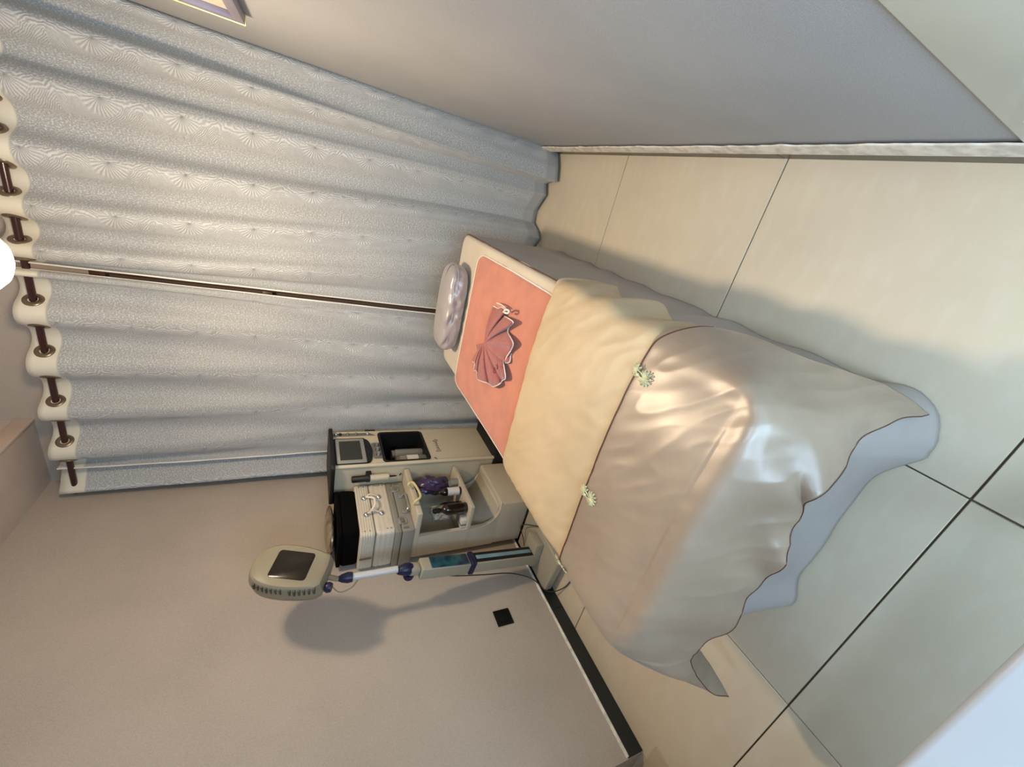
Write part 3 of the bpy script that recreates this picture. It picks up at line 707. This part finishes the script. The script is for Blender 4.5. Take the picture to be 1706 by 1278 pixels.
# hand piece in a side holder
hp = thing('hand_piece', 'black and white machine hand piece clipped to the tower side', 'device', (-1.7, 1.97, .95))
H0, H1 = Vector((-1.64, 1.965, 1.075)), Vector((-1.635, 1.965, .78))
m4, Ln = along(H0, H1)
lathe('black_grip', [(0, 0), (.016, 0), (.02, .006), (.02, .075), (.023, .08), (.023, .1), (.0, .1)], m_black, hp, 20, m4)
lathe('white_sleeve', [(0, .1), (.019, .1), (.019, .205), (.012, .212), (0, .212)], m_cream, hp, 20, m4)
lathe('tip', [(0, .212), (.006, .212), (.004, .25), (0, .26)], m_black, hp, 12, m4)
tube('hand_piece_cable', [H1 + V3(0, 0, .02), (-1.64, 1.978, .80), (-1.645, 1.992, .785), (-1.66, 2.003, .79)], .0025, m_black, hp, 6, 6)
box('holder_clip', (-1.66, 1.975, .965), (-1.615, 2.008, .995), m_black, tw_, .004)
box('side_hook', (-1.60, 2.365, .90), (-1.575, 2.385, .965), m_black, tw_, .004)
# jars in the bay
m_jar = mat('clear_jar_plastic', 'a5a196', 0.15, var=0.02, alpha=0.6)
m_label = mat('white_paper_label', 'd8d2c8', 0.6, var=0.03)
def jar(name, y, z0, r, h, lab, label=True, x=-1.64):
    j = thing(name, lab, 'jar', (x, y, z0), 'jars in the tower bay')
    T_ = Matrix.Translation((x, y, z0))
    lathe('glass', [(0, 0), (r * .9, 0), (r, .006), (r, h * .86), (r * .8, h * .9), (0, h * .9)], m_jar, j, 24, T_)
    lathe('lid', [(r * .82, h * .86), (r * .86, h * .88), (r * .86, h), (0, h)], m_greyp, j, 24, T_)
    if label: lathe('paper_label', [(r + .0008, h * .28), (r + .0008, h * .66)], m_label, j, 24, T_)
jar('jar', 2.10, ZB0 + e, .042, .19, 'clear jar with white paper label inside the tower bay')
jar('jar', 2.205, ZB0 + e, .036, .20, 'plain grey jar behind the labelled jar inside the tower bay', False, -1.66)

# ---------------------------------------------------------------- cart
ct = thing('trolley_cart', 'low cream plastic trolley with open curved shelves beside the left wall', 'cart', (-1.77, 1.79, 0))
CX0, CX1, CY0, CY1 = -1.935, -1.612, 1.602, 1.985
TK = 0.02
# back wall panels and solid lower block with a scooped top
def cprism(name, poly, x0_, x1_, par, bev=.004):   # poly in (y, z), extruded along x
    return prism(name, poly, x1_ - x0_, m_cream2, par, frame((x0_, 0, 0), (0, 1, 0), (0, 0, 1), (1, 0, 0)), bev)
sc_poly = [(CY0, .075), (CY1, .075), (CY1, .262)] + [(CY1 - .05 - .0, .262)]
box('lower_block', (CX0, CY0, .07), (CX1, CY1, .268), m_cream2, ct, .010, 3)
# scoop: curved cradle rising at the wall side (section in x,z, running along y)
sec = [(CX1 - .0, .262)]
for k in range(13):
    a = PI / 2 * k / 12; sec.append((CX1 - .075 - .09 * math.sin(a) , .262 + .17 - .17 * math.cos(a)) if False else (CX1 - .03 - .135 * math.sin(a), .262 + .12 * (1 - math.cos(a))))
outer = sec + [(CX0 + .155, .76), (CX0, .76), (CX0, .262)]
prism('side_wall', [(p[0], p[1]) for p in outer], .022, m_cream2, ct, frame((0, CY0 + .022, 0), (1, 0, 0), (0, 0, 1), (0, -1, 0)), .0)
prism('side_wall', [(p[0], p[1]) for p in outer], .02, m_cream2, ct, frame((0, CY1, 0), (1, 0, 0), (0, 0, 1), (0, -1, 0)), .0)
box('back_panel', (CX0, CY0 + .02, .262), (CX0 + .012, CY1 - .018, .76), m_cream2, ct)
# inner curved liner of the scoop
def liner(s, t):
    a = PI / 2 * s; return (CX1 - .03 - .20 * math.sin(a), CY0 + .02 + t * (CY1 - CY0 - .038), .270 + .14 * (1 - math.cos(a)) )
grid('scoop_liner', liner, 14, 2, m_cream2, ct, .006, angle=60)
box('middle_shelf', (CX0 + .01, CY0 - .001, .437), (CX1 + .002, CY1 + .001, .463), m_cream2, ct, .006, 2)
box('top_shelf', (CX0, CY0 - .004, .742), (CX1 + .006, CY1 + .004, .775), m_cream2, ct, .008, 3)
for a, b_ in ((CX0 + .05, CY0 + .05), (CX1 - .05, CY0 + .05), (CX0 + .05, CY1 - .05), (CX1 - .05, CY1 - .05)):
    w_ = lathe('castor', [(0, -.012), (.028, -.012), (.032, -.006), (.032, .006), (.028, .012), (0, .012)], m_black, ct, 18, frame((a, b_, .033), (0, 0, 1), (0, 1, 0), (-1, 0, 0)))
    tube('castor_stem', [(a, b_, .04), (a, b_, .074)], .012, m_black, ct, 8)
tag(tube('plastic_handle', [(CX1 + .02, 1.80, .772), (CX1 + .045, 1.80, .79), (CX1 + .05, 1.80, .76), (CX1 + .05, 1.69, .745), (CX1 + .04, 1.665, .775), (CX1 + .012, 1.67, .785)], .007, mat('yellow_cream_plastic', 'd9c88d', .4, var=.03), ct, 8, 4), 'yellowed plastic handle', 'x'); _h = bpy.data.objects['plastic_handle']; del _h['category']
# things on the cart shelves
m_amber = mat('dark_amber_glass', '1c0d08', 0.12, var=0.05, coat=0.4)
def bottle(x, y, z0, r, h, lab, m=None, cap=None, label=None):
    b_ = thing('bottle', lab, 'bottle', (x, y, z0), 'bottles on the cart shelf'); T_ = Matrix.Translation((x, y, z0))
    lathe('glass', [(0, 0), (r * .9, 0), (r, .006), (r, h * .58), (r * .8, h * .68), (r * .35, h * .75), (r * .33, h * .84), (0, h * .84)], m or m_amber, b_, 24, T_)
    lathe('cap', [(r * .4, h * .80), (r * .45, h * .82), (r * .42, h), (0, h)], cap or m_black, b_, 18, T_)
    if label:
        lathe('paper_label', [(r + .0008, h * .08), (r + .0008, h * .5)], label, b_, 24, T_)
ZS = .4635
bottle(-1.665, 1.665, ZS, .032, .20, 'large dark amber bottle nearest the camera on the cart shelf')
bottle(-1.645, 1.79, ZS, .024, .175, 'dark bottle with a white label in the middle of the cart shelf', None, None, m_label)
bottle(-1.71, 1.735, ZS, .026, .19, 'dark bottle with a white cap at the back of the cart shelf', None, mat('white_cap', 'd5d0c4', .4))
def crumple(name, c, r, m, lab, cat, seed, sq=(1, 1, 1), amp=.35):
    bm = bmesh.new(); bmesh.ops.create_icosphere(bm, subdivisions=4, radius=1)
    for v in bm.verts:
        p = v.co.copy(); k = 1 + amp * noise.noise(p * 1.6 + Vector((seed, 0, 0))) + amp * .5 * noise.noise(p * 4 + Vector((0, seed, 0)))
        v.co = Vector((p.x * sq[0], p.y * sq[1], p.z * sq[2])) * r * k
    mn = min(v.co.z for v in bm.verts)
    for v in bm.verts: v.co += Vector((c[0], c[1], c[2] - mn))
    o = bmo(name, bm, m, None, angle=35); return tag(o, lab, cat)
crumple('plastic_bag', (-1.70, 1.68, ZS + .075 + .0), .04, mat('cloudy_plastic_film', '8a867c', .35, var=.1), 'crumpled cloudy plastic bag behind the amber bottle on the cart', 'bag', 3, (1, 1.1, 1.5))
m_purple = mat('purple_plastic_film', '4b3a5e', .3, var=.2, vscale=30)
crumple('purple_bag', (-1.68, 1.90, ZS), .052, m_purple, 'crumpled purple plastic bag at the far end of the cart shelf', 'bag', 8, (1, 1.1, 2.0), .4)
jar2 = thing('plastic_tub', 'clear plastic tub beside the purple bag on the cart', 'tub', (-1.66, 1.85, ZS))
lathe('tub_wall', [(0, 0), (.022, 0), (.026, .05), (.0245, .05), (.0205, .004), (0, .004)], m_jar, jar2, 20, Matrix.Translation((-1.638, 1.862, ZS)))
sb = thing('small_box', 'small white cardboard box lying at the wall end of the cart shelf', 'box', (-1.7, 1.63, ZS))
box('carton', (-1.775, 1.612, ZS), (-1.715, 1.66, ZS + .035), m_label, sb, .002)
box('tape', (-1.755, 1.611, ZS - .0), (-1.745, 1.6609, ZS + .0358), m_greyp, sb)

# ---------------------------------------------------------------- cases stacked on the cart
m_alu = mat('brushed_aluminium_sheet', '9b978c', .38, metal=.35, var=.05, vscale=4)
m_whitecase = mat('ivory_ribbed_case', 'd2c8b6', .5, var=.04, bmp=.2, bscale=120)
ZC = .7755
al = thing('aluminium_case', 'aluminium tool case with two latches under the ivory vanity case', 'case', (-1.83, 1.79, ZC))
AX0, AX1, AY0, AY1 = -1.965, -1.705, 1.585, 1.985
box('lower_shell', (AX0, AY0, ZC), (AX1, AY1, ZC + .068), m_alu, al, .006, 2)
box('lid', (AX0, AY0, ZC + .070), (AX1, AY1, ZC + .103), m_alu, al, .006, 2)
for y in (AY0 + .075, AY1 - .065):
    l_ = prism('latch', rrect(.055, .05, .02, 6), .008, m_silver, al, FR(y, ZC + .058, AX1), .002)
    prism('latch_tongue', rrect(.03, .025, .008, 4), .006, m_greyp, l_, FR(y, ZC + .058, AX1 + .008), .0015)
    box('corner_rivet', (AX1, y - .006 + (.05 if y > 1.8 else -.05), ZC + .03), (AX1 + .003, y + .006 + (.05 if y > 1.8 else -.05), ZC + .06), m_greyp, al)
for y in (1.725, 1.85): box('handle_mount', (AX1, y - .014, ZC + .02), (AX1 + .012, y + .014, ZC + .05), m_silver, al, .004)
tube('handle', [(AX1 + .01, 1.725, ZC + .03), (AX1 + .03, 1.73, ZC + .015), (AX1 + .032, 1.79, ZC + .012), (AX1 + .03, 1.845, ZC + .015), (AX1 + .01, 1.85, ZC + .03)], .006, m_silver, al, 8, 4)
ZW = ZC + .103
wc = thing('vanity_case', 'ivory ribbed vanity case with white strap handle in the middle of the stack', 'case', (-1.83, 1.79, ZW))
def shell(name, x0_, x1_, y0_, y1_, z0_, z1_, m, par, rib=0.0, n=11, r=.02):
    V = []; F = []; pts = rrect(x1_ - x0_, y1_ - y0_, r, 5, (x0_ + x1_) / 2, (y0_ + y1_) / 2)
    ring0 = []
    for i in range(len(pts)):
        p, q = pts[i], pts[(i + 1) % len(pts)]; k = 8 if i % 6 == 5 else 1
        for j in range(k): ring0.append((p[0] + (q[0] - p[0]) * j / k, p[1] + (q[1] - p[1]) * j / k))
    N = len(ring0); cx, cy = (x0_ + x1_) / 2, (y0_ + y1_) / 2; NZ = n * 4
    for j in range(NZ + 1):
        t = j / NZ; ins = -rib * max(0, math.sin(2 * PI * n * t)) + .006 * ((2 * t - 1) ** 8)
        for p in ring0:
            d = Vector((p[0] - cx, p[1] - cy)); d = d * (1 - ins / max(abs(d.x), abs(d.y), .01)); V.append((cx + d.x, cy + d.y, z0_ + (z1_ - z0_) * t))
        if j:
            for k in range(N): F.append(((j - 1) * N + k, (j - 1) * N + (k + 1) % N, j * N + (k + 1) % N, j * N + k))
    F.append(tuple(range(N))[::-1]); F.append(tuple(NZ * N + k for k in range(N)))
    return ob(name, V, F, m, par, angle=50)
shell('lower_shell', AX0 - 0 + .003, AX1 + .002, 1.595, 1.992, ZW, ZW + .10, m_whitecase, wc, .0018, 4)
shell('lid', AX0 + .003, AX1 + .002, 1.595, 1.992, ZW + .103, ZW + .178, m_whitecase, wc, .0018, 6)
box('hinge_seam', (AX0 + .006, 1.598, ZW + .099), (AX1 - .001, 1.989, ZW + .104), m_greyp, wc)
for z in (.135, .055):
    for y in (1.735, 1.865):
        lathe('strap_stud', [(.016, 0), (.015, .006), (.008, .014), (0, .016)], m_silver, wc, 18, frame((AX1 + .002, y, ZW + z), (0, 1, 0), (0, 0, 1), (1, 0, 0)))
for y in (1.735, 1.865):
    tube('strap', [(AX1 + .012, y, ZW + .13), (AX1 + .028, y + .006, ZW + .10), (AX1 + .012, y, ZW + .06)], .005, m_whitecase, wc, 8, 5)
tube('carry_strap', [(AX1 + .014, 1.865, ZW + .12), (AX1 + .035, 1.83, ZW + .09), (AX1 + .038, 1.80, ZW + .085), (AX1 + .035, 1.77, ZW + .09), (AX1 + .014, 1.735, ZW + .12)], .006, m_pipew, wc, 8, 5)
for y in (1.62, 1.965):
    for z in (.02, .04, .13, .155): lathe('rivet', [(.0035, 0), (.003, .002), (0, .0025)], m_greyp, wc, 8, frame((AX1 + .003, y, ZW + z), (0, 1, 0), (0, 0, 1), (1, 0, 0)))
box('side_tag', (-1.88, 1.590, ZW + .11), (-1.868, 1.594, ZW + .172), m_greyp, wc)
ZK = ZW + .178
kb = thing('black_box', 'plain black soft case near the top of the stack', 'case', (-1.83, 1.78, ZK))
shell('case_body', AX0 + .02, AX1 - .0, 1.62, 1.955, ZK, ZK + .082, m_fabk, kb, .0, 2, .018)
shell('case_lid', AX0 + .018, AX1 + .002, 1.618, 1.957, ZK + .084, ZK + .105, m_fabk, kb, .0, 2, .018)
pk = crumple('plastic_parcel', (-1.835, 1.79, ZK + .105), .13, mat('clear_brown_wrap', '8f7f68', .25, var=.25, vscale=14, col2='4f4334', coat=.4), 'plastic-wrapped brown and grey bundle on the very top of the stack', 'parcel', 5, (.85, 1.15, .2), .16)

# ---------------------------------------------------------------- facial steamer / lamp stand
m_lgrey = mat('light_grey_plastic', 'a79f8c', .45, var=.03)
m_navy = mat('navy_plastic', '17183f', .4, var=.05)
m_teal = mat('blue_green_panel', '2b5a62', .25, var=.25, vscale=18, col2='10203a')
m_lblue = mat('pale_blue_strip', '7fa0ab', .3, var=.1, vscale=10)
st = thing('infrared_lamp', 'grey treatment lamp on a tilted column with navy joints by the left wall', 'lamp', (-1.8, 1.43, 0))
bz = .075
prism('base', [(-1.955, 1.225), (-1.715, 1.20), (-1.70, 1.215), (-1.655, 1.575), (-1.665, 1.588), (-1.955, 1.596)], .052, m_lgrey, st, Matrix.Translation((0, 0, .022)), .01, 3)
for a, b_ in ((-1.92, 1.27), (-1.74, 1.25), (-1.92, 1.565), (-1.70, 1.555)): lathe('castor', [(0, -.01), (.018, -.01), (.02, 0), (.018, .01), (0, .01)], m_black, st, 14, frame((a, b_, .021), (0, 0, 1), (0, 1, 0), (-1, 0, 0)))
box('step_plinth', (-1.89, 1.35, bz - .003), (-1.72, 1.46, .125), m_lgrey, st, .008, 2)
C0, C1 = Vector((-1.835, 1.385, .10)), Vector((-1.782, 1.372, .50)); C2 = Vector((-1.736, 1.360, .80)); C3 = Vector((-1.718, 1.357, .862))
def beam(name, p, q, w, d, m, par, off=(0, 0), bev=.006):
    """box along p->q, w along x, d along y"""
    p, q = Vector(p), Vector(q); z = (q - p).normalized(); x = Vector((1, 0, 0)); x = (x - z * x.dot(z)).normalized(); y = z.cross(x)
    return box(name, (-w / 2 + off[0], -d / 2 + off[1], 0), (w / 2 + off[0], d / 2 + off[1], (q - p).length), m, par, bev, 3, frame(p, x, y, z))
beam('column', C0, C1, .072, .075, m_lgrey, st)
beam('strip_panel', C0.lerp(C1, .06), C1, .004, .062, m_black, st, (.037, 0), .001)
beam('strip_window', C0.lerp(C1, .09), C0.lerp(C1, .98), .003, .024, m_lblue, st, (.0395, 0), .001)
beam('collar', C1, C1 + (C2 - C1).normalized() * .03, .082, .086, m_navy, st, (0, 0), .006)
beam('upper_column', C1 + V3(0, 0, .03), C2, .07, .078, m_lgrey, st)
beam('control_panel', C1.lerp(C2, .14), C1.lerp(C2, .84), .005, .066, m_teal, st, (.036, 0), .002)
beam('column_cap', C2, C3, .05, .055, m_lgrey, st, (0, 0), .015)
lathe('lock_nut', [(0, -.028), (.022, -.026), (.03, -.01), (.03, .012), (.024, .03), (.016, .05), (0, .05)], m_navy, st, 20, frame(C3, (1, 0, 0), (0, 1, 0), (0, 0, 1)))
lathe('tilt_knob', [(0, -.014), (.024, -.014), (.028, 0), (.024, .014), (0, .014)], m_navy, st, 18, frame(C3 + V3(-.045, 0, -.012), (0, 1, 0), (0, 0, 1), (1, 0, 0)))
tube('knob_axle', [C3 + V3(-.05, 0, -.012), C3 + V3(0, 0, -.005)], .012, m_navy, st, 10)
T0, T1 = Vector((-1.706, 1.357, .91)), Vector((-1.703, 1.358, 1.125))
tube('upright_tube', [T0, T1], .0165, mat('white_enamel_tube', 'c9cac9', .3, var=.02), st, 18)
m4, Ln = along(T1 - V3(0, 0, .01), (-1.700, 1.36, 1.19))
lathe('neck_joint', [(0, 0), (.022, 0), (.024, .02), (.018, .045), (.008, .065), (0, .066)], m_navy, st, 20, m4)
# lamp head
n = Vector((.975, -.14, .10)).normalized(); r_ = Vector((.14, .975, 0)).normalized(); up0 = n.cross(r_); rl = math.radians(22)
upv = up0 * math.cos(rl) + r_ * math.sin(rl); rv = r_ * math.cos(rl) - up0 * math.sin(rl)
HC = Vector((-1.585, 1.375, 1.372)); m_head = mat('warm_grey_lamp_housing', '8d8570', .4, var=.03)
HM = frame(HC, rv, upv, n)
face = [(-.068, -.165), (.060, -.165), (.088, -.135), (.105, -.05), (.108, .03), (.095, .10), (.06, .145), (0, .160), (-.06, .145), (-.095, .10), (-.108, .03), (-.105, -.06), (-.09, -.135)]
def resamp(P_, n_=8):
    return [tuple(q)[:2] for q in catmull([(*p, 0) for p in P_ + [P_[0]]], n_)[:-1]]
fp = resamp(face, 5)
bm = bmesh.new(); rings = []
for sc1, zz, sh in ((.84, .006, 0), (.90, 0.0, 0), (.93, -.012, 0), (.97, -.045, 0), (.93, -.085, 0), (.76, -.11, .0), (.5, -.116, 0)):
    rings.append([bm.verts.new((p[0] * sc1, p[1] * sc1 + sh, zz)) for p in fp])
for a, b_ in zip(rings, rings[1:]):
    for k in range(len(a)): bm.faces.new((a[k], a[(k + 1) % len(a)], b_[(k + 1) % len(a)], b_[k]))
bm.faces.new(rings[0]); bm.faces.new(rings[-1][::-1])
bmesh.ops.transform(bm, matrix=HM, verts=bm.verts)
hd = bmo('lamp_head', bm, m_head, st, angle=35)
prism('lamp_window', rrect(.124, .150, .014, 5), .003, mat('dark_brown_lamp_glass', '1d150d', .2, var=.2, vscale=9), hd, HM @ Matrix.Translation((.003, -.012, .005)), .001)
bm = bmesh.new()
for k in range(14):
    if k == 7: continue
    yy = .10 - .018 * k; xx = -.098 + (.018 if k > 9 else 0) * (k - 9) / 4 + (.012 * (3 - k) / 3 if k < 3 else 0)
    addbox(bm, (xx * .93 - .014, yy - .004, -.034), (xx * .93 + .008, yy + .004, -.003), .0015, 1, HM)
vt = bmo('vent_slots', bm, mat('dark_vent_grey', '4c473c', .6), hd)
lathe('head_knob', [(0, -.014), (.018, -.012), (.022, 0), (.018, .014), (0, .016)], m_navy, st, 18, frame(HC - upv * .175 - rv * .045 - n * .05, rv, n, -upv))
tube('head_bracket', [HC - upv * .15 - n * .05, Vector((-1.700, 1.36, 1.18))], .012, m_lgrey, st, 10)
tube('short_cable', [HC - upv * .168 - rv * .02 - n * .06, (-1.765, 1.34, 1.17), (-1.755, 1.34, 1.12), (-1.72, 1.35, 1.09)], .0028, m_lgrey, st, 6, 6)
m_cable = mat('dark_grey_cable', '37322b', .5, var=.05)
tag(tube('power_cable', [(-1.795, 1.36, .72), (-1.83, 1.35, .60), (-1.865, 1.345, .42), (-1.895, 1.34, .25), (-1.93, 1.30, .12), (-1.94, 1.21, .06), (-1.87, 1.16, .012), (-1.76, 1.13, .008), (-1.66, 1.14, .008), (-1.60, 1.20, .008), (-1.62, 1.30, .008), (-1.63, 1.38, .04), (-1.67, 1.45, .09), (-1.76, 1.55, .12), (-1.86, 1.52, .09), (-1.93, 1.48, .08)], .0032, m_cable, None, 6, 6), 'thin dark power cable looping over the lamp base onto the floor', 'cable')
for z in (.775, .76): lathe('side_jack', [(0, 0), (.006, 0), (.006, .012), (0, .013)], m_black, st, 10, frame((-1.772, 1.362, z), (0, 1, 0), (0, 0, 1), (-1, 0, 0)))

# wall socket
so = thing('wall_socket', 'square black wall plate low on the left wall', 'socket', (XL, 1.15, .36))
box('plate', (XL, 1.106, .317), (XL + .008, 1.192, .408), mat('matt_black_plate', '12100f', .6, var=.05, spec=.2), so, .003)
box('rocker', (XL + .008, 1.122, .334), (XL + .0105, 1.176, .391), MATS['matt_black_plate'], so, .002)

# ---------------------------------------------------------------- put each Empty at its thing's base, keeping parts in place
bpy.context.view_layer.update()
for o, loc in TH:
    o.location = loc
    for c in o.children: c.matrix_parent_inverse = Matrix.Translation(-loc)
